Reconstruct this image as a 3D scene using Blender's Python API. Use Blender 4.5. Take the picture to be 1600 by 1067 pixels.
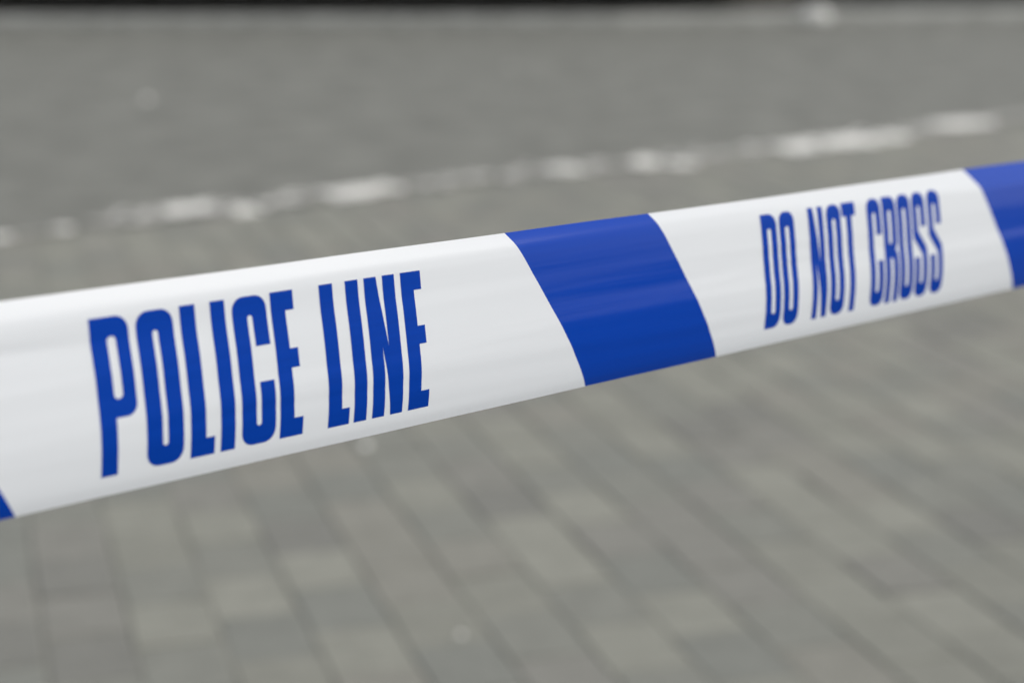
import bpy, bmesh, math, random
from mathutils import Vector, noise
from mathutils.geometry import tessellate_polygon

random.seed(11)
S = bpy.context.scene
for o in list(bpy.data.objects):
    bpy.data.objects.remove(o)

# ------------------------------------------------------------------ camera
FPX, CX, CY = 3000.0, 800.0, 533.5            # focal length and centre for a 1600 px wide picture
PITCH = math.atan(728.5 / FPX)
EYE = Vector((0, 0, 1.2))
cam_data = bpy.data.cameras.new('camera')
cam = bpy.data.objects.new('camera', cam_data)
S.collection.objects.link(cam)
cam.location = EYE
cam.rotation_euler = (math.pi / 2 - PITCH, 0, 0)
cam_data.sensor_width = 36
cam_data.lens = FPX / 1600 * 36
cam_data.clip_start = 0.02
cam_data.clip_end = 2000
cam_data.dof.use_dof = True
cam_data.dof.focus_distance = 0.83
cam_data.dof.aperture_fstop = 5.9
S.camera = cam

# ------------------------------------------------------------------ sky, sun, exposure
SUN_EL, SUN_AZ = math.radians(43), math.radians(87)      # azimuth clockwise from +Y
world = bpy.data.worlds.new('World')
S.world = world
world.use_nodes = True
wn, wl = world.node_tree.nodes, world.node_tree.links
wn.clear()
w_out = wn.new('ShaderNodeOutputWorld')
w_bg = wn.new('ShaderNodeBackground')
w_hs = wn.new('ShaderNodeHueSaturation')
w_sky = wn.new('ShaderNodeTexSky')
w_sky.sky_type = 'NISHITA'
w_sky.sun_disc = False
w_sky.sun_elevation = SUN_EL
w_sky.sun_rotation = SUN_AZ
w_sky.air_density = 1.0
w_sky.dust_density = 2.0
w_hs.inputs['Saturation'].default_value = 0.22            # grey overcast sky
wl.new(w_sky.outputs[0], w_hs.inputs['Color'])
wl.new(w_hs.outputs[0], w_bg.inputs['Color'])
wl.new(w_bg.outputs[0], w_out.inputs['Surface'])
w_bg.inputs['Strength'].default_value = 0.12
sun_data = bpy.data.lights.new('sun', 'SUN')
sun = bpy.data.objects.new('sun', sun_data)
S.collection.objects.link(sun)
sun_data.energy = 1.1
sun_data.angle = math.radians(30)
sun_data.color = (1.0, 0.97, 0.93)
sd = Vector((math.sin(SUN_AZ) * math.cos(SUN_EL), math.cos(SUN_AZ) * math.cos(SUN_EL), math.sin(SUN_EL)))
sun.rotation_euler = sd.to_track_quat('Z', 'Y').to_euler()
S.view_settings.view_transform = 'Standard'
S.view_settings.look = 'None'
S.view_settings.gamma = 1
S.view_settings.exposure = 0.76
S.render.engine = 'CYCLES'
S.cycles.use_denoising = True

# ------------------------------------------------------------------ helpers
FWD = Vector((0, math.cos(PITCH), -math.sin(PITCH)))
UPV = Vector((0, math.sin(PITCH), math.cos(PITCH)))
RGT = Vector((1, 0, 0))


def ray(x, y):
    return RGT * ((x - CX) / FPX) + UPV * ((CY - y) / FPX) + FWD


def ground(x, y, z=0.0):
    d = ray(x, y)
    return EYE + d * ((z - EYE.z) / d.z)


def project(p):
    q = Vector(p) - EYE
    zc = q.dot(FWD)
    if zc < 0.05:
        return None
    return CX + FPX * q.dot(RGT) / zc, CY - FPX * q.dot(UPV) / zc, zc


def mesh_from(name, verts, faces, mats=(), smooth=False, mat_idx=None):
    me = bpy.data.meshes.new(name)
    me.from_pydata([tuple(v) for v in verts], [], faces)
    for m in mats:
        me.materials.append(m)
    if mat_idx is not None:
        me.polygons.foreach_set('material_index', mat_idx)
    if smooth:
        me.polygons.foreach_set('use_smooth', [True] * len(me.polygons))
    me.update()
    return me


def link(name, me, parent=None, loc=None):
    o = bpy.data.objects.new(name, me)
    S.collection.objects.link(o)
    if loc is not None:
        o.location = loc
    if parent is not None:
        o.parent = parent
    return o


def tag(o, label=None, cat=None, group=None, kind=None):
    if label: o['label'] = label
    if cat: o['category'] = cat
    if group: o['group'] = group
    if kind: o['kind'] = kind
    return o


def new_mat(name):
    m = bpy.data.materials.new(name)
    m.use_nodes = True
    nt = m.node_tree
    return m, nt, nt.nodes['Principled BSDF']


def noise_mat(name, c1, c2, scale, rough=0.85, detail=6, fine=None, bump=0.0, bump_scale=80, spec=0.3, coords='Object', lo=0.3, hi=0.7):
    """two-tone noise colour (+ optional fine speckle) with a fine bump"""
    m, nt, b = new_mat(name)
    n, l = nt.nodes, nt.links
    tc = n.new('ShaderNodeTexCoord')
    if coords == 'World':
        geo = n.new('ShaderNodeNewGeometry'); co = geo.outputs['Position']
    else:
        co = tc.outputs[coords]
    tx = n.new('ShaderNodeTexNoise'); tx.inputs['Scale'].default_value = scale; tx.inputs['Detail'].default_value = detail
    l.new(co, tx.inputs['Vector'])
    mr = n.new('ShaderNodeMapRange'); mr.inputs['From Min'].default_value = lo; mr.inputs['From Max'].default_value = hi
    l.new(tx.outputs['Fac'], mr.inputs['Value'])
    mx = n.new('ShaderNodeMix'); mx.data_type = 'RGBA'
    mx.inputs['A'].default_value = (*c1, 1); mx.inputs['B'].default_value = (*c2, 1)
    l.new(mr.outputs['Result'], mx.inputs['Factor'])
    col = mx.outputs['Result']
    if fine:
        fs, famt = fine
        t2 = n.new('ShaderNodeTexNoise'); t2.inputs['Scale'].default_value = fs; t2.inputs['Detail'].default_value = 3
        l.new(co, t2.inputs['Vector'])
        m2 = n.new('ShaderNodeMapRange'); m2.inputs['From Min'].default_value = .3; m2.inputs['From Max'].default_value = .7
        m2.inputs['To Min'].default_value = 1 - famt; m2.inputs['To Max'].default_value = 1 + famt
        l.new(t2.outputs['Fac'], m2.inputs['Value'])
        mu = n.new('ShaderNodeMix'); mu.data_type = 'RGBA'; mu.blend_type = 'MULTIPLY'; mu.inputs['Factor'].default_value = 1
        l.new(col, mu.inputs['A']); l.new(m2.outputs['Result'], mu.inputs['B'])
        col = mu.outputs['Result']
    l.new(col, b.inputs['Base Color'])
    b.inputs['Roughness'].default_value = rough
    b.inputs['Specular IOR Level'].default_value = spec
    if bump:
        t3 = n.new('ShaderNodeTexNoise'); t3.inputs['Scale'].default_value = bump_scale; t3.inputs['Detail'].default_value = 4
        l.new(co, t3.inputs['Vector'])
        bp = n.new('ShaderNodeBump'); bp.inputs['Strength'].default_value = bump; bp.inputs['Distance'].default_value = 0.004
        l.new(t3.outputs['Fac'], bp.inputs['Height']); l.new(bp.outputs['Normal'], b.inputs['Normal'])
    return m


def box_verts(x0, x1, y0, y1, z0, z1):
    v = [(x0, y0, z0), (x1, y0, z0), (x1, y1, z0), (x0, y1, z0), (x0, y0, z1), (x1, y0, z1), (x1, y1, z1), (x0, y1, z1)]
    f = [(3, 2, 1, 0), (4, 5, 6, 7), (0, 1, 5, 4), (1, 2, 6, 5), (2, 3, 7, 6), (3, 0, 4, 7)]
    return v, f


# ------------------------------------------------------------------ ground, road
M_soil = noise_mat('soil', (.020, .017, .012), (.036, .031, .022), 3.0, rough=.95, bump=.6, bump_scale=40, coords='World')
M_asphalt = noise_mat('asphalt', (.128, .129, .114), (.178, .179, .159), 3.6, rough=.88, fine=(160, .35), bump=.5, bump_scale=220, coords='World', lo=.36, hi=.64)
M_bed = noise_mat('joint_sand', (.15, .149, .13), (.20, .198, .17), 18, rough=.95, coords='World')

me = mesh_from('ground', [(-400, -400, -.06), (400, -400, -.06), (400, 400, -.06), (-400, 400, -.06)], [(0, 1, 2, 3)], [M_soil])
tag(link('ground', me), 'dark soil ground beneath the paving and road', kind='structure')

# the painted line and, along it, the edge of the block paving
LA = ground(0, 366); LB = ground(1530, 192)
LDIR = (LB - LA).to_2d().normalized()
LPER = Vector((-LDIR.y, LDIR.x))                       # points away from the camera
EDGE0 = LA.to_2d() - LPER * 0.13                       # a point of the paving edge


def side(p):                                          # > 0: beyond the paving edge (road side)
    return (Vector((p[0], p[1])) - EDGE0).dot(LPER)


e0 = EDGE0 - LDIR * 40; e1 = EDGE0 + LDIR * 60
r2 = e1 + LPER * 40; r3 = e0 + LPER * 40


# far kerb, gently curving away
def kerb_y(x):
    return 15.98 + 0.012 * x + (0.17 * (x - .4) if x > .4 else 0) * min(1, max(0, (x - .4) / 1.6))


kx = [-16 + .25 * i for i in range(129)]
road_v, road_f = [], []
for x in kx:                                          # road sheet from the paving edge to the kerb foot
    t = (x - EDGE0.x) / LDIR.x
    ye = EDGE0.y + LDIR.y * t
    yk = kerb_y(x) + .05
    ye = min(ye, yk - .02)
    for j in range(13):
        y = ye + (yk - ye) * j / 12
        road_v.append((x, y, -.004 + .006 * noise.noise(Vector((x * .5, y * .5, 3)))))
for i in range(len(kx) - 1):
    for j in range(12):
        a = i * 13 + j
        road_f.append((a, a + 13, a + 14, a + 1))
tag(link('road', mesh_from('road', road_v, road_f, [M_asphalt], smooth=True)), 'worn grey asphalt road between painted line and kerb', kind='structure')

# ------------------------------------------------------------------ block paving
COL = Vector((-0.27700716, 0.96086785))                # direction of the continuous joints
ROW = Vector((COL.y, -COL.x))
WC, LR = 0.14, 0.19
tones = [tuple(c * k for c, k in zip([.2 + (c - .2) * .66 for c in t], (1.03, 1.035, .95))) for t in [(.205, .203, .182), (.185, .186, .172), (.228, .226, .203), (.168, .172, .162), (.192, .186, .176), (.212, .204, .186), (.158, .155, .148), (.245, .242, .218)]]
M_blocks = []
for i, t in enumerate(tones):
    c2 = tuple(c * .86 for c in t)
    M_blocks.append(noise_mat('concrete_block_tone', c2, t, 14, rough=.9, fine=(240, .25), bump=.5, bump_scale=150, coords='World'))


def block_poly(k, n, off):
    """corners of one block in the (row, column) frame"""
    c0 = .075 + WC * k; r0 = off + LR * n
    return [(c0 + .0016, r0 + .0016), (c0 + WC - .0016, r0 + .0016), (c0 + WC - .0016, r0 + LR - .0016), (c0 + .0016, r0 + LR - .0016)]


def to_world(c, r):
    return ROW * c + COL * r


def clip(poly):                                        # keep the part on the pavement side of the edge
    out = []
    for i in range(len(poly)):
        a, b = poly[i], poly[(i + 1) % len(poly)]
        sa, sb = side(a) + .004, side(b) + .004
        if sa <= 0: out.append(a)
        if sa * sb < 0:
            t = sa / (sa - sb)
            out.append(a + (b - a) * t)
    return out


def block_geo(poly, rnd):
    """sides, a worn chamfer and a top with slightly uneven corners; poly is CCW in xy"""
    cen = sum(poly, Vector((0, 0))) / len(poly)
    n = len(poly)
    zt = rnd.uniform(-.001, .0015)
    tilt = Vector((rnd.uniform(-.012, .012), rnd.uniform(-.012, .012)))
    v = []
    for p in poly: v.append((p.x, p.y, -.035))
    for p in poly: v.append((p.x, p.y, zt - .0028 + (p - cen).dot(tilt)))
    for p in poly:
        q = p + (cen - p).normalized() * rnd.uniform(.004, .006)
        v.append((q.x, q.y, zt + (q - cen).dot(tilt)))
    f = []
    for i in range(n):
        j = (i + 1) % n
        f.append((i, j, n + j, n + i)); f.append((n + i, n + j, 2 * n + j, 2 * n + i))
    f.append(tuple(range(2 * n, 3 * n)))
    return v, f


bed_c = [e0, e0 - LPER * 22, e1 - LPER * 22, e1]
me = mesh_from('pavement', [(p.x, p.y, -.0028) for p in bed_c], [(0, 1, 2, 3)], [M_bed])
pave = tag(link('pavement', me), 'grey concrete block pavement under the police tape', kind='structure')

blocks = []
fixed = {(3, 0): 2, (3, 1): 3, (3, 2): 7, (3, 3): 6, (2, 0): 3, (2, 1): 7, (2, 2): 1, (2, 3): 2, (4, 0): 0, (4, 1): 5, (4, 2): 5, (5, 1): 0, (1, 0): 1, (1, 1): 2, (1, 2): 1, (1, 3): 0, (0, 0): 6, (0, 1): 4, (0, 2): 6, (0, 3): 4, (-1, 0): 3, (-1, 1): 6, (-1, 2): 4,
         (6, 3): 6, (6, 2): 7, (7, 3): 7, (6, 1): 7, (7, 1): 3}
for k in range(-45, 60):
    off = (2.72 if k % 2 else 2.81) + .012 * math.sin(k * 7.3)
    for n in range(-18, 45):
        corners = [to_world(c, r) for c, r in block_poly(k, n, off)]
        cen = sum(corners, Vector((0, 0))) / 4
        if cen.y < -.8 or cen.y > 13 or abs(cen.x) > 5.5: continue
        jr = random.Random(k * 77 + n * 13)
        ja = jr.uniform(-.016, .016); jo = Vector((jr.uniform(-.0012, .0012), jr.uniform(-.002, .002)))
        corners = [cen + jo + Vector((math.cos(ja) * (p - cen).x - math.sin(ja) * (p - cen).y, math.sin(ja) * (p - cen).x + math.cos(ja) * (p - cen).y)) for p in corners]
        poly = corners
        if max(side(p) for p in corners) > -.004:
            poly = clip(corners)
            if len(poly) < 3: continue
            ar = abs(sum(poly[i].x * poly[(i + 1) % len(poly)].y - poly[(i + 1) % len(poly)].x * poly[i].y for i in range(len(poly)))) / 2
            if ar < .0012: continue
        # counter-clockwise
        if sum(poly[i].x * poly[(i + 1) % len(poly)].y - poly[(i + 1) % len(poly)].x * poly[i].y for i in range(len(poly))) < 0:
            poly = poly[::-1]
        rnd = random.Random(k * 1000 + n)
        tone = fixed.get((k, n), rnd.choice([0, 0, 1, 1, 1, 2, 2, 3, 4, 4, 5, 5, 6, 7]))
        pr = project((cen.x, cen.y, 0))
        size = 0
        if pr and -30 < pr[0] < 1630 and -20 < pr[1] < 1100:
            top = 472 - .1356 * pr[0]; bot = 813 - .2285 * pr[0]
            if not (top + 25 < pr[1] < bot - 25): size = 1 / pr[2]
        blocks.append((size, tone, poly, rnd, len(poly) == 4 and poly is not None))
blocks.sort(key=lambda b: -b[0])
sv, sf, si = [], [], []
for i, (size, tone, poly, rnd, _) in enumerate(blocks):
    if i < 300 and size > 0:
        cen = sum(poly, Vector((0, 0))) / len(poly)
        v, f = block_geo([p - cen for p in poly], rnd)
        link('paving_block', mesh_from('paving_block', v, f, [M_blocks[tone]]), pave, (cen.x, cen.y, 0))
    else:
        v, f = block_geo(poly, rnd)
        b0 = len(sv)
        sv += v; sf += [tuple(b0 + q for q in g) for g in f]; si += [tone] * len(f)
far_blocks = link('paving_blocks_rest', mesh_from('paving_blocks_rest', sv, sf, M_blocks, mat_idx=si), pave)
tag(far_blocks, kind='stuff')

# ------------------------------------------------------------------ worn white line
M_paint = noise_mat('worn_white_paint', (.46, .45, .42), (.78, .765, .72), 22, rough=.7, fine=(120, .15), coords='World', lo=.25, hi=.55)
M_thin = noise_mat('thin_faded_paint', (.21, .208, .192), (.40, .39, .36), 14, rough=.8, fine=(90, .2), coords='World', lo=.35, hi=.7)
M_ghost = noise_mat('almost_gone_paint', (.16, .16, .147), (.35, .343, .32), 11, rough=.85, fine=(90, .2), coords='World', lo=.38, hi=.72)
line_root = bpy.data.objects.new('road_line', None)
S.collection.objects.link(line_root)
line_root.location = (LA + LB) / 2
tag(line_root, 'worn broken white line painted along the road edge', kind='structure')
# x, y in the photograph of each patch, its length in px, its width in metres, full paint or faded
patches = [(2, 372, 26, .07, 1), (60, 366, 70, .06, 0), (98, 359, 24, .06, 1), (190, 343, 110, .06, 0), (232, 332, 46, .10, 0), (287, 329, 78, .15, 1), (345, 333, 30, .10, 0), (382, 330, 42, .14, 1),
           (442, 315, 44, .14, 0), (478, 306, 30, .08, 0), (560, 300, 112, .16, 1), (655, 288, 70, .11, 0), (735, 280, 80, .13, 0), (810, 272, 50, .07, 0), (884, 266, 46, .20, 1), (945, 262, 60, .11, 0),
           (1010, 256, 44, .13, 1), (1063, 257, 32, .13, 1), (1110, 246, 60, .08, 0), (1165, 240, 60, .09, 0), (1250, 231, 64, .21, 1), (1318, 222, 110, .24, 1), (1385, 215, 50, .16, 1),
           (1440, 205, 70, .17, 0), (1500, 195, 64, .22, 1), (1560, 186, 60, .08, 0), (1640, 176, 90, .09, 0), (-70, 380, 80, .09, 0), (-150, 392, 60, .1, 1), (1760, 163, 110, .15, 1)]
ghost = [(250, 338, 150), (400, 320, 140), (545, 302, 140), (690, 285, 140), (835, 269, 140), (980, 258, 140), (1125, 244, 140), (1270, 226, 140), (1415, 208, 140), (1570, 188, 160)]
patches += [(x, y, lp,   .13, 2) for x, y, lp in ghost]
for q, (px, py, lp, wd, full) in enumerate(patches):
    c = ground(px, py)
    a = ground(px - lp / 2, py + lp / 2 * .117); b = ground(px + lp / 2, py - lp / 2 * .117)
    ln = (b - a).length
    rnd = random.Random(q)
    n = 34
    top, bot = [], []
    for i in range(n):
        t = 2 * math.pi * i / n
        ca, sa = math.cos(t), math.sin(t)
        ex = math.copysign(abs(ca) ** .55, ca) * ln / 2; ey = math.copysign(abs(sa) ** .55, sa) * wd / 2
        w = 1 + (rnd.uniform(-.32, .22) if full < 2 else rnd.uniform(-.6, .4))
        p = LDIR * (ex * w) + LPER * (ey * w)
        top.append((p.x, p.y, .0045 if full == 2 else .0075)); bot.append((p.x * 1.01, p.y * 1.01, .0))
    v = top + bot
    f = [tuple(range(n))] + [(n + i, n + (i + 1) % n, (i + 1) % n, i) for i in range(n)]
    o = link('paint_patch', mesh_from('paint_patch', v, f, [(M_thin, M_paint, M_ghost)[full]]))
    o.location = (c.x - line_root.location.x, c.y - line_root.location.y, -line_root.location.z)
    o.parent = line_root

rnd = random.Random(77)
pv, pf = [], []
for q in range(130):                                   # crumbs of paint scattered along the worn line
    px = rnd.uniform(150, 1750)
    c = ground(px, 366 - px * .1137)
    c = c.to_2d() + LPER * rnd.gauss(0, .05) - line_root.location.to_2d()
    rr = rnd.uniform(.008, .032); n = 7; b0 = len(pv)
    for i in range(n):
        t = 2 * math.pi * i / n; w = rr * rnd.uniform(.5, 1.2)
        p = c + LDIR * (math.cos(t) * w * 1.7) + LPER * (math.sin(t) * w)
        pv.append((p.x, p.y, .0088 - line_root.location.z))
    pf.append(tuple(range(b0, b0 + n)))
for t in [-.35 * i - 1.0 for i in range(26)] + [5.9 + .42 * i for i in range(14)]:      # the line goes on out of the picture
    c = LA.to_2d() + LDIR * (t + rnd.uniform(-.05, .05)) - line_root.location.to_2d()
    ln = rnd.uniform(.08, .2); wd = rnd.uniform(.03, .06); b0 = len(pv); n = 14
    for i in range(n):
        a = 2 * math.pi * i / n; w = rnd.uniform(.7, 1.15)
        p = c + LDIR * (math.cos(a) * w * ln) + LPER * (math.sin(a) * w * wd)
        pv.append((p.x, p.y, .0088 - line_root.location.z))
    pf.append(tuple(range(b0, b0 + n)))
tag(link('paint_crumbs', mesh_from('paint_crumbs', pv, pf, [M_paint]), line_root), kind='stuff')

# ------------------------------------------------------------------ far kerb
M_kerb = noise_mat('kerb_concrete', (.31, .31, .285), (.43, .43, .40), 6, rough=.85, fine=(90, .15), bump=.4, bump_scale=90, coords='World')
kerb = bpy.data.objects.new('kerb', None); S.collection.objects.link(kerb)
kerb.location = (0, 16, 0)
tag(kerb, 'pale concrete kerb along the far side of the road', kind='structure')
prof = [(0, -.05), (.012, .062), (.020, .076), (.036, .083), (.125, .083), (.125, -.05)]      # depth from the face, height
x = -15.6
while x < 13:
    xa, xb = x + .004, x + .911
    pa, pb = Vector((xa, kerb_y(xa))), Vector((xb, kerb_y(xb)))
    d = (pb - pa).normalized(); nrm = Vector((-d.y, d.x))
    cen = (pa + pb) / 2
    v = []
    for p in (pa, pb):
        for (dy, z) in prof:
            w = p + nrm * dy - cen
            v.append((w.x, w.y, z))
    m = len(prof)
    f = [(i, i + 1, m + i + 1, m + i)[::-1] for i in range(m - 1)] + [tuple(range(m)), tuple(range(2 * m - 1, m - 1, -1))]
    me = mesh_from('kerb_stone', v, f, [M_kerb])
    link('kerb_stone', me, kerb, (cen.x, cen.y - 16, 0))
    x += .915

# raised verge behind the kerb
vv, vf = [], []
for i, x in enumerate(kx):
    vv += [(x, kerb_y(x) + .127, .055 + .010 * noise.noise(Vector((x * 2, 0, 0)))), (x, kerb_y(x) + 2.2, .07), (x, kerb_y(x) + 30, .07)]
for i in range(len(kx) - 1):
    for j in range(2):
        a = i * 3 + j
        vf.append((a, a + 3, a + 4, a + 1))
tag(link('verge', mesh_from('verge', vv, vf, [M_soil])), 'dark soil verge under the hedge behind the kerb', kind='structure')

# ------------------------------------------------------------------ hedge and wall behind the kerb
M_leaf = noise_mat('hedge_leaf', (.018, .032, .010), (.040, .062, .020), 5, rough=.5, coords='World')
M_bark = noise_mat('hedge_bark', (.03, .025, .018), (.06, .05, .038), 20, rough=.9, coords='World')
hedge = bpy.data.objects.new('hedge', None); S.collection.objects.link(hedge)
hedge.location = (-4, 16.8, .06)
tag(hedge, 'dense dark evergreen hedge behind the far kerb', 'hedge')
rnd = random.Random(5)
lv, lf = [], []
HX0, HX1 = -15.0, 2.50
for i in range(72000):
    x = rnd.uniform(HX0, HX1)
    w = .62 + .1 * noise.noise(Vector((x * .9, 1, 1)))
    top = 1.35 + .12 * noise.noise(Vector((x * .8, 5, 2)))
    # shell-weighted position inside a bushy section that overhangs the kerb
    t = rnd.uniform(0, 2 * math.pi); r = rnd.random() ** .35
    y = math.copysign(abs(math.cos(t)) ** .5, math.cos(t)) * r
    y = 1.1 + y * (1.05 + w)
    front = i % 5 < 3
    z = .30 + (math.copysign(abs(math.sin(t)) ** .5, math.sin(t)) * r + 1) / 2 * (top - .30)
    if front:
        z = rnd.uniform(.30, top); y = -.53 - .09 * math.sin((z - .3) / (top - .3) * math.pi) + rnd.gauss(0, .05)
    z += .04 * noise.noise(Vector((x * 3, y * 3, 9)))
    c = Vector((x + 4, kerb_y(x) + .83 + y - 16.8, z))
    a = Vector((rnd.gauss(0, 1), rnd.gauss(0, 1), rnd.gauss(0, .6))).normalized()
    b = a.cross(Vector((rnd.gauss(0, 1), rnd.gauss(0, 1), rnd.gauss(0, 1)))).normalized()
    L, Wd = rnd.uniform(.035, .06), rnd.uniform(.014, .022)
    q = len(lv)
    up = a.cross(b) * Wd * .4
    lv += [c - a * L, c + b * Wd + up, c + a * L, c - b * Wd + up]
    lf += [(q, q + 1, q + 2), (q, q + 2, q + 3)]
fol = link('foliage', mesh_from('foliage', lv, lf, [M_leaf]), hedge); tag(fol, kind='stuff')
# dense twiggy core of the hedge that keeps daylight out
cv, cf = [], []
nx = 60
ring = [(-.38, .30), (-.50, .45), (-.48, 1.0), (-.36, 1.2), (2.5, 1.2), (2.62, 1.0), (2.64, .20), (1.6, .26)]
for i in range(nx + 1):
    x = HX0 + .2 + (HX1 - HX0 - .4) * i / nx
    for j, (dy, z) in enumerate(ring):
        nz = noise.noise(Vector((x * 1.7, j * 2.1, 4)))
        cv.append((x + 4, kerb_y(x) + .83 + dy + .05 * nz - 16.8, z + .05 * nz))
m = len(ring)
for i in range(nx):
    for j in range(m):
        a = i * m + j; b = i * m + (j + 1) % m
        cf.append((a, b, b + m, a + m))
cf += [tuple(range(m)), tuple(range(len(cv) - 1, len(cv) - m - 1, -1))]
link('twig_core', mesh_from('twig_core', cv, cf, [M_leaf]), hedge)
for i in range(34):
    x = HX0 + .3 + i * .5 + rnd.uniform(-.1, .1)
    if x > HX1 - .2: break
    v, f = [], []
    for s in range(5):
        z = -.06 + s * .11
        for g in range(6):
            t = 2 * math.pi * g / 6
            rr = .026 - .003 * s
            v.append((.02 * math.sin(s * 1.3 + i) + rr * math.cos(t), .02 * math.cos(s * 1.7 + i) + rr * math.sin(t), z))
    for s in range(4):
        for g in range(6):
            a = s * 6 + g; b = s * 6 + (g + 1) % 6
            f.append((a, b, b + 6, a + 6))
    link('stem', mesh_from('stem', v, f, [M_bark], smooth=True), hedge, (x + 4, kerb_y(x) + .83 + rnd.uniform(0, .9) - 16.8, 0))

M_wall = noise_mat('grey_render', (.09, .092, .086), (.13, .132, .123), 2.5, rough=.9, fine=(60, .15), bump=.4, bump_scale=60, coords='World')
M_cope = noise_mat('coping_concrete', (.24, .24, .225), (.32, .32, .30), 6, rough=.85, coords='World')
wall = bpy.data.objects.new('garden_wall', None); S.collection.objects.link(wall)
wx0, wx1 = 2.58, 11.0
wa, wb = Vector((wx0, kerb_y(wx0) + .55)), Vector((wx1, kerb_y(wx1) + .55))
wall.location = (wa.x, wa.y, .05)
wall.rotation_euler = (0, 0, math.atan2(wb.y - wa.y, wb.x - wa.x))
tag(wall, 'low grey rendered garden wall beside the end of the hedge', 'wall')
wl_ = (wb - wa).length
v, f = box_verts(0, wl_, 0, .2, 0, .75)
link('wall_body', mesh_from('wall_body', v, f, [M_wall]), wall)
x = -.03
while x < wl_:
    v, f = box_verts(.003, min(.6, wl_ + .03 - x) - .003, -.03, .23, .75, .81)
    me = mesh_from('coping_stone', v, f, [M_cope])
    link('coping_stone', me, wall, (x, 0, 0))
    x += .6

# pale lump of stone lying in the gutter, and small pale bits on the road and the blocks
M_stone = noise_mat('pale_stone', (.62, .61, .57), (.80, .79, .75), 9, rough=.8, fine=(70, .1), bump=.5, bump_scale=40)


def lump(name, loc, size, seed, mat, sub=3, rough=.22):
    bm = bmesh.new()
    bmesh.ops.create_icosphere(bm, subdivisions=sub, radius=1)
    for v in bm.verts:
        k = 1 + rough * noise.noise(v.co * 1.3 + Vector((seed, 0, 0))) + rough * .4 * noise.noise(v.co * 3.1 + Vector((0, seed, 0)))
        v.co = Vector((v.co.x * size[0] * k, v.co.y * size[1] * k, max(-.55, v.co.z) * size[2] * k))
    lo = min(v.co.z for v in bm.verts)
    for v in bm.verts: v.co.z -= lo
    me = bpy.data.meshes.new(name); bm.to_mesh(me); bm.free()
    me.materials.append(mat)
    me.polygons.foreach_set('use_smooth', [True] * len(me.polygons))
    return link(name, me, None, loc)


p = ground(1252, 27)
p.y = kerb_y(p.x) - .07
tag(lump('stone_lump', (p.x, p.y - .06, -.004), (.15, .06, .085), 2.0, M_stone), 'pale lump of stone lying against the far kerb', 'stone')
for (px, py, r, lab) in [(230, 158, .021, 'single pale pebble on the asphalt above the word POLICE'), (797, 105, .013, 'faint pale pebble on the asphalt close to the far kerb'),
                         (570, 699, .011, 'pale pebble on the paving just under the word LINE'), (720, 993, .0055, 'pale pebble on the paving far below the blue stripe')]:
    p = ground(px, py)
    tag(lump('pebble', (p.x, p.y, .0), (r * 1.1, r, r * .6), px * .1, M_stone, sub=2), lab, 'pebble', 'small pale pebbles')

# ------------------------------------------------------------------ the barrier tape
TD = ray(3670, -26).normalized()                        # along the tape
TN = Vector((TD.y, -TD.x, 0)).normalized()              # out of its printed face
TW = TN.cross(TD)
if TW.z < 0: TW = -TW
TP = EYE + ray(0, 650) * .66
# cross-section: height b, bulge a (mm), bottom edge to top edge
PROF = [(-37.9, -2.3), (-34, -1.2), (-30, -.6), (-25, -.22), (-20, 0), (-14, -.2), (-8, -.85), (-2, -1.75), (4, -2.8), (11, -4.05), (18, -5.3), (22, -6.02), (27, -6.98), (30, -7.8), (33, -8.7), (37.2, -10.0)]
ARC = [0.0]
for i in range(1, len(PROF)):
    ARC.append(ARC[-1] + math.hypot(PROF[i][0] - PROF[i - 1][0], PROF[i][1] - PROF[i - 1][1]))
SMAX = ARC[-1]


def _tangents(vals):
    n = len(vals); d = [(vals[i + 1] - vals[i]) / (ARC[i + 1] - ARC[i]) for i in range(n - 1)]
    return [d[0]] + [(d[i - 1] + d[i]) / 2 for i in range(1, n - 1)] + [d[-1]]


PB = [p[0] for p in PROF]; PA = [p[1] for p in PROF]
TB, TA = _tangents(PB), _tangents(PA)


def section(s):
    s = min(max(s, 0), SMAX)
    i = 0
    while i < len(ARC) - 2 and s > ARC[i + 1]: i += 1
    hh = ARC[i + 1] - ARC[i]; t = (s - ARC[i]) / hh
    h00, h10, h01, h11 = 2*t**3 - 3*t*t + 1, t**3 - 2*t*t + t, -2*t**3 + 3*t*t, t**3 - t*t
    return (h00 * PB[i] + h10 * hh * TB[i] + h01 * PB[i + 1] + h11 * hh * TB[i + 1],
            h00 * PA[i] + h10 * hh * TA[i] + h01 * PA[i + 1] + h11 * hh * TA[i + 1])


FOLD = [(-9, 70), (-.2, 66), (.05, 69), (.25, 71.5), (.42, 72.5), (.55, 69), (.70, 65.5), (.85, 67), (9, 70)]


def fold_line(u):
    for (u0, f0), (u1, f1) in zip(FOLD, FOLD[1:]):
        if u <= u1:
            t = min(1, max(0, (u - u0) / (u1 - u0))); t = t * t * (3 - 2 * t)
            return f0 + (f1 - f0) * t
    return FOLD[-1][1]


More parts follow.
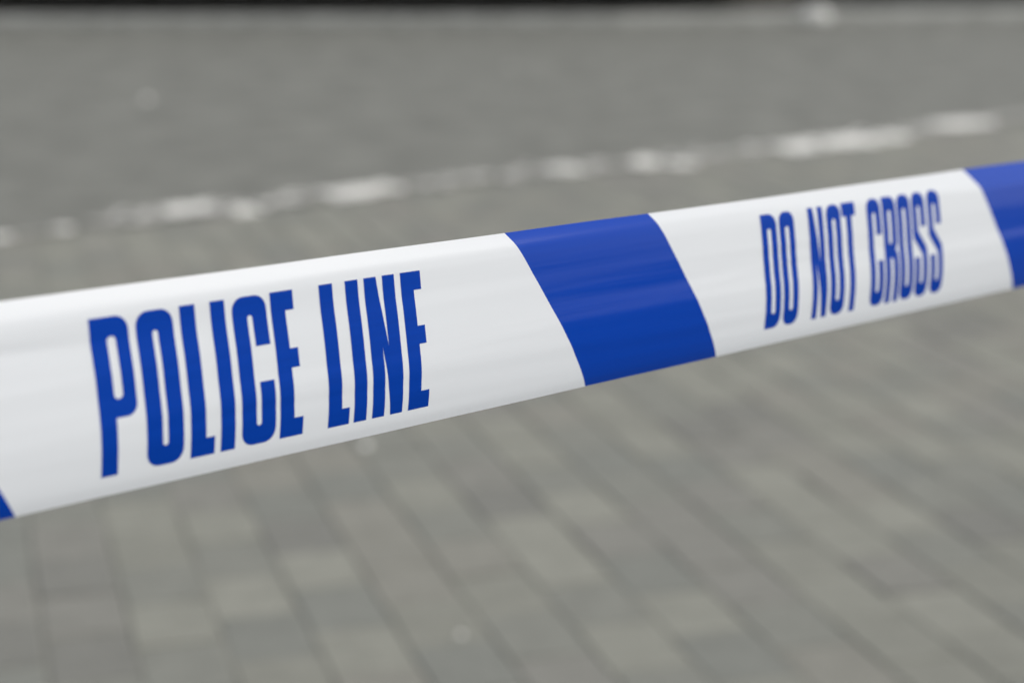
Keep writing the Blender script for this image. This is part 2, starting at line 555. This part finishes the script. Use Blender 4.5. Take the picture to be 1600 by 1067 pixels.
def surf(u, s, lift=0.0):
    """u metres along the tape, s millimetres across it from the bottom edge"""
    b, a = section(s)
    # the film's slow changes along its length and its long tension ripples
    a += -.38 * math.exp(-((s - 58) / 13) ** 2) * math.cos((u - .04) * 6.5)
    fold = (s - fold_line(u)) / .8                    # the top margin is folded back along a soft crease
    a -= (.26 + .32 / (1 + math.exp(-(u - .2) * 25))) * .8 * (math.log1p(math.exp(fold)) if fold < 20 else fold)
    rip = noise.noise(Vector((u * 2.6, s * .085, 7.0))) * .20 + noise.noise(Vector((u * 4.0 + s * .03, s * .17, 2.0))) * .07
    rip += -.55 * math.exp(-((u + .01) / .06) ** 2 - ((s - 58 + u * 25) / 3.0) ** 2) + .3 * math.exp(-((u + .02) / .09) ** 2 - ((s - 43) / 4.0) ** 2)
    rip += .30 * abs(noise.noise(Vector((u * 1.9 + 3, s * .075 + u * 1.2, 11.0)))) - .12 * abs(noise.noise(Vector((u * 3.4, s * .16 - u * 2.0, 21.0))))
    rip += .16 * math.exp(-((u - .44) / .05) ** 2 - ((s - 41 - (u - .44) * 60) / 2.2) ** 2)
    a += rip * min(1, s / 8, (SMAX - s) / 6)
    b += .18 * noise.noise(Vector((u * 14, s * .03, 5)))
    return TP + TD * u + TN * ((a + lift) * .001) + TW * (b * .001)


def film_mat(name, col, rough, transl, spec, var):
    m, nt, b = new_mat(name)
    n, l = nt.nodes, nt.links
    uv = n.new('ShaderNodeUVMap'); uv.uv_map = 'film'
    mp = n.new('ShaderNodeMapping'); mp.inputs['Scale'].default_value = (2.2, 55, 1)
    l.new(uv.outputs[0], mp.inputs['Vector'])
    tx = n.new('ShaderNodeTexNoise'); tx.inputs['Scale'].default_value = 5; tx.inputs['Detail'].default_value = 5
    l.new(mp.outputs[0], tx.inputs['Vector'])
    bp = n.new('ShaderNodeBump'); bp.inputs['Strength'].default_value = .09; bp.inputs['Distance'].default_value = .0008
    l.new(tx.outputs['Fac'], bp.inputs['Height'])
    l.new(bp.outputs[0], b.inputs['Normal'])
    mr = n.new('ShaderNodeMapRange'); mr.inputs['To Min'].default_value = 1 - var; mr.inputs['To Max'].default_value = 1 + var
    l.new(tx.outputs['Fac'], mr.inputs['Value'])
    mu = n.new('ShaderNodeMix'); mu.data_type = 'RGBA'; mu.blend_type = 'MULTIPLY'; mu.inputs['Factor'].default_value = 1
    mu.inputs['A'].default_value = (*col, 1)
    l.new(mr.outputs[0], mu.inputs['B'])
    l.new(mu.outputs['Result'], b.inputs['Base Color'])
    b.inputs['Roughness'].default_value = rough
    b.inputs['IOR'].default_value = 1.5
    b.inputs['Specular IOR Level'].default_value = spec
    if transl:
        out = n['Material Output']
        tr = n.new('ShaderNodeBsdfTranslucent'); tr.inputs['Color'].default_value = (*col, 1)
        ms = n.new('ShaderNodeMixShader'); ms.inputs[0].default_value = transl
        l.new(b.outputs[0], ms.inputs[1]); l.new(tr.outputs[0], ms.inputs[2]); l.new(ms.outputs[0], out.inputs['Surface'])
    return m


M_white = film_mat('white_film', (.77, .785, .805), .28, .38, .20, .015)
M_blue = film_mat('blue_film', (.001, .038, .30), .16, .0, .085, .06)
M_ink = film_mat('blue_ink', (.001, .036, .28), .40, .0, .04, .14)

tape = bpy.data.objects.new('barrier_tape', None); S.collection.objects.link(tape)
tape.location = TP + TD * .4
tag(tape, 'white and blue plastic police tape stretched diagonally across the street', 'barrier tape')
TINV = tape.location.copy()
SL = .00061                                             # slant of the stripes, metres along per mm across
ROWS = [SMAX * i / 72 for i in range(73)]


def add_uv(me, uvs):
    lay = me.uv_layers.new(name='film')
    for lp in me.loops:
        lay.data[lp.index].uv = uvs[lp.vertex_index]


def panel(name, U0, U1, mat, square0=False, square1=False):
    nc = max(2, int((U1 - U0) / .0075))
    v, uv = [], []
    for i in range(nc + 1):
        t = i / nc
        for s in ROWS:
            k0 = 0 if square0 else SL; k1 = 0 if square1 else SL
            u = U0 + (U1 - U0) * t - s * (k0 + (k1 - k0) * t)
            v.append(surf(u, s) - TINV); uv.append((u, s * .001))
    m = len(ROWS); f = []
    for i in range(nc):
        for j in range(m - 1):
            a = i * m + j
            f.append((a, a + m, a + m + 1, a + 1))
    me = mesh_from(name, v, f, [mat], smooth=True)
    add_uv(me, uv)
    U_ENDS.extend((U0, U1))
    return link(name, me, tape)


# ---- lettering: outlines in millimetres, x along the tape, y from the foot of the letters
def fillet(pts, seg=6):
    out = []
    n = len(pts)
    for i in range(n):
        x, y, r = pts[i]
        if r <= 0:
            out.append((x, y)); continue
        p = Vector((x, y)); a = Vector(pts[i - 1][:2]); b = Vector(pts[(i + 1) % n][:2])
        da, db = (a - p), (b - p)
        la, lb = da.length, db.length
        da /= la; db /= lb
        ang = math.acos(max(-1, min(1, da.dot(db))))
        d = min(r / math.tan(ang / 2), la * .499, lb * .499)
        p0, p1 = p + da * d, p + db * d
        for k in range(seg + 1):                       # quadratic corner, fuller than an arc
            t = k / seg
            w = .75
            den = (1 - t) ** 2 + 2 * w * t * (1 - t) + t * t
            q = (p0 * (1 - t) ** 2 + p * (2 * w * t * (1 - t)) + p1 * t * t) / den
            out.append((q.x, q.y))
    return out


def rrect(x0, x1, y0, y1, r):
    return fillet([(x0, y0, r), (x1, y0, r), (x1, y1, r), (x0, y1, r)])


Q = 3.406


def glyph(ch, H, big):
    """outline polygons (outer first, then holes) and the advance width"""
    t = 2.12 * Q if big else 1.52 * Q
    g = .98 * Q
    w = {'L': 3.35, 'I': 2.05, 'E': 3.5, 'N': 5.0 if big else 4.0, 'T': 3.8}.get(ch, 4.95 if big else 3.92) * Q
    ro = 5.6 if big else 5.4                            # outer corner
    ri = .47 * (w - 2 * t)
    e = .13 * H
    if ch == 'P':
        return [fillet([(0, 0, 0), (t, 0, 0), (t, .365 * H, 0), (w, .365 * H, ro), (w, H, ro), (0, H, 0)]), rrect(t, t + 1.12 * Q, .484 * H, .874 * H, .5 * Q)], w
    if ch == 'O':
        return [rrect(0, w, 0, H, ro), rrect(t, w - t, e, H - e, ri)], w
    if ch == 'D':
        return [fillet([(0, 0, 0), (w, 0, ro * 1.15), (w, H, ro * 1.15), (0, H, 0)]), rrect(t, w - t, e, H - e, ri * .8)], w
    if ch == 'L':
        return [[(0, 0), (w, 0), (w, .122 * H), (t, .122 * H), (t, H), (0, H)]], w
    if ch == 'I':
        return [[(0, 0), (w, 0), (w, H), (0, H)]], w
    if ch == 'E':
        return [[(0, 0), (w, 0), (w, .13 * H), (t, .13 * H), (t, .475 * H), (w * .95, .475 * H), (w * .95, .607 * H), (t, .607 * H), (t, .865 * H), (w * .97, .865 * H), (w * .97, H), (0, H)]], w
    if ch == 'N':
        k = .94 if big else .92
        a = t * k; b = w - t * k
        return [[(0, 0), (a, 0), (a, .50 * H), (b, 0), (w, 0), (w, H), (b, H), (b, .50 * H), (a, H), (0, H)]], w
    if ch == 'T':
        return [[(w / 2 - t / 2, 0), (w / 2 + t / 2, 0), (w / 2 + t / 2, .875 * H), (w, .875 * H), (w, H), (0, H), (0, .875 * H), (w / 2 - t / 2, .875 * H)]], w
    if ch == 'C':
        return [fillet([(0, 0, ro), (w, 0, ro), (w, .42 * H, 0), (w - t, .42 * H, 0), (w - t, e, ri), (t, e, ri), (t, H - e, ri), (w - t, H - e, ri), (w - t, .66 * H, 0), (w, .66 * H, 0), (w, H, ro), (0, H, ro)])], w
    if ch == 'R':
        return [fillet([(0, 0, 0), (t, 0, 0), (t, .42 * H, 0), (w - t, .42 * H, 2), (w - t, 0, 0), (w, 0, 0), (w, .45 * H, 3), (w * .86, .50 * H, 1), (w, .55 * H, 3), (w, H, ro), (0, H, 0)]),
                rrect(t, w - t, .555 * H, H - e, ri * .8)], w
    if ch == 'S':
        return [fillet([(w, .67 * H, 0), (w, H, ro), (0, H, ro), (0, .575 * H, 5), (w - t, .405 * H, 3), (w - t, e, ri), (t, e, ri), (t, .385 * H, 0), (0, .385 * H, 0), (0, 0, ro), (w, 0, ro),
                        (w, .47 * H, 5), (t, .635 * H, 3), (t, H - e, ri), (w - t, H - e, ri), (w - t, .67 * H, 0)])], w


def letter(parent, ch, u_left, s0, H, big):
    polys, w = glyph(ch, H, big)
    flat = [Vector((x, y, 0)) for pl in polys for (x, y) in pl]
    tris = tessellate_polygon([[Vector((x, y, 0)) for (x, y) in pl] for pl in polys])
    bm = bmesh.new()
    vs = [bm.verts.new(p) for p in flat]
    for tri in tris:
        if len(set(tri)) == 3:
            try: bm.faces.new([vs[i] for i in tri])
            except ValueError: pass
    y = 1.1
    while y < H:
        bmesh.ops.bisect_plane(bm, geom=bm.verts[:] + bm.edges[:] + bm.faces[:], plane_co=(0, y, 0), plane_no=(0, 1, 0)); y += 1.1
    x = 4.0
    while x < w:
        bmesh.ops.bisect_plane(bm, geom=bm.verts[:] + bm.edges[:] + bm.faces[:], plane_co=(x, 0, 0), plane_no=(1, 0, 0)); x += 4.0
    bm.verts.ensure_lookup_table()
    uv = []
    for v in bm.verts:
        u, s = u_left + v.co.x * .001, s0 + v.co.y
        uv.append((u, s * .001))
        v.co = surf(u, s, .07) - TINV
    for fc in bm.faces:
        fc.normal_update()
        if fc.normal.dot(TN) < 0: fc.normal_flip()
        fc.smooth = True
    me = bpy.data.meshes.new('letter'); bm.to_mesh(me); bm.free()
    me.materials.append(M_ink)
    add_uv(me, uv)
    o = link('letter', me, parent)
    return o, w


# left edges of the letters along the tape, measured from the start of each printed panel (q units of the print)
TXT1 = [('P', 284.7), ('O', 290.6), ('L', 296.5), ('I', 300.7), ('C', 303.7), ('E', 309.3), ('L', 316.7), ('I', 320.8), ('N', 323.8), ('E', 329.8)]
TXT2 = [('D', 403.9), ('O', 408.5), ('N', 416.2), ('O', 421.1), ('T', 425.4), ('C', 432.5), ('R', 437.0), ('O', 441.4), ('S', 445.9), ('S', 450.7)]
B = [.0064, .3104, .4102, .7082]                        # stripe edges at the bottom edge of the tape
PER2 = .8026                                            # two printed panels
M_wrap = noise_mat('wound_film', (.76, .78, .81), (.80, .82, .85), 30, rough=.35)
U_ENDS = []
for rep in range(-4, 5):
    o = rep * PER2
    if -2.75 < B[0] + o < 3.7:
        pn = panel('white_panel', B[0] + o, B[1] + o, M_white)
        for ch, q in TXT1: letter(pn, ch, .0413 + (q - 284.7) * .003406 + o, 7.9, 58.2, True)
    if -2.75 < B[1] + o < 3.7: panel('blue_stripe', B[1] + o, B[2] + o, M_blue)
    if -2.75 < B[2] + o < 3.7:
        pn = panel('white_panel', B[2] + o, B[3] + o, M_white)
        for ch, q in TXT2: letter(pn, ch, .4475 + (q - 403.9) * .003406 + o, 9.2, 59.2, False)
    if -2.75 < B[3] + o < 3.7: panel('blue_stripe', B[3] + o, B[0] + PER2 + o, M_blue)


# ------------------------------------------------------------------ the posts that hold the tape, beyond both sides of the picture
M_steel = noise_mat('galvanised_steel', (.28, .29, .30), (.40, .41, .42), 12, rough=.45, spec=.5)
M_steel.node_tree.nodes['Principled BSDF'].inputs['Metallic'].default_value = .8


def tube(r, z0, z1, n=20, bev=0.0):
    v, f = [], []
    prof_ = [(r, z0), (r, z1 - bev), (r - bev, z1)] if bev else [(r, z0), (r, z1)]
    for (rr, z) in prof_:
        for g in range(n):
            t = 2 * math.pi * g / n
            v.append((rr * math.cos(t), rr * math.sin(t), z))
    for k in range(len(prof_) - 1):
        for g in range(n):
            a = k * n + g; b = k * n + (g + 1) % n
            f.append((a, b, b + n, a + n))
    f.append(tuple(range(len(v) - n, len(v))))
    return v, f


for u_end, sgn, lab in ((min(U_ENDS), -1, 'slim steel post holding the near end of the tape'), (max(U_ENDS), 1, 'slim steel post holding the far end of the tape')):
    mid = surf(u_end - SL * SMAX / 2, SMAX / 2)
    c = mid + TD * (sgn * .028) - TN * .024
    post = bpy.data.objects.new('steel_post', None); S.collection.objects.link(post)
    post.location = (c.x, c.y, 0)
    tag(post, lab, 'post', 'posts holding the tape')
    v, f = tube(.03, -.02, 1.35, bev=.004); link('pole', mesh_from('pole', v, f, [M_steel], smooth=False), post)
    v, f = tube(.034, 1.345, 1.372, bev=.006); link('cap', mesh_from('cap', v, f, [M_steel]), post)
    v, f = tube(.075, -.01, .018, bev=.005); link('base_plate', mesh_from('base_plate', v, f, [M_steel]), post)
    # the tape's end wound once round the pole
    wv, wf = [], []
    for k in range(41):
        t = 2 * math.pi * k / 40
        for j in range(7):
            wv.append(Vector((c.x + .0312 * math.cos(t), c.y + .0312 * math.sin(t), mid.z - .036 + .072 * j / 6 + .004 * math.sin(3 * t + j))) - TINV)
    for k in range(40):
        for j in range(6):
            a = k * 7 + j
            wf.append((a, a + 7, a + 8, a + 1))
    link('wrap', mesh_from('wrap', wv, wf, [M_wrap], smooth=True), tape)
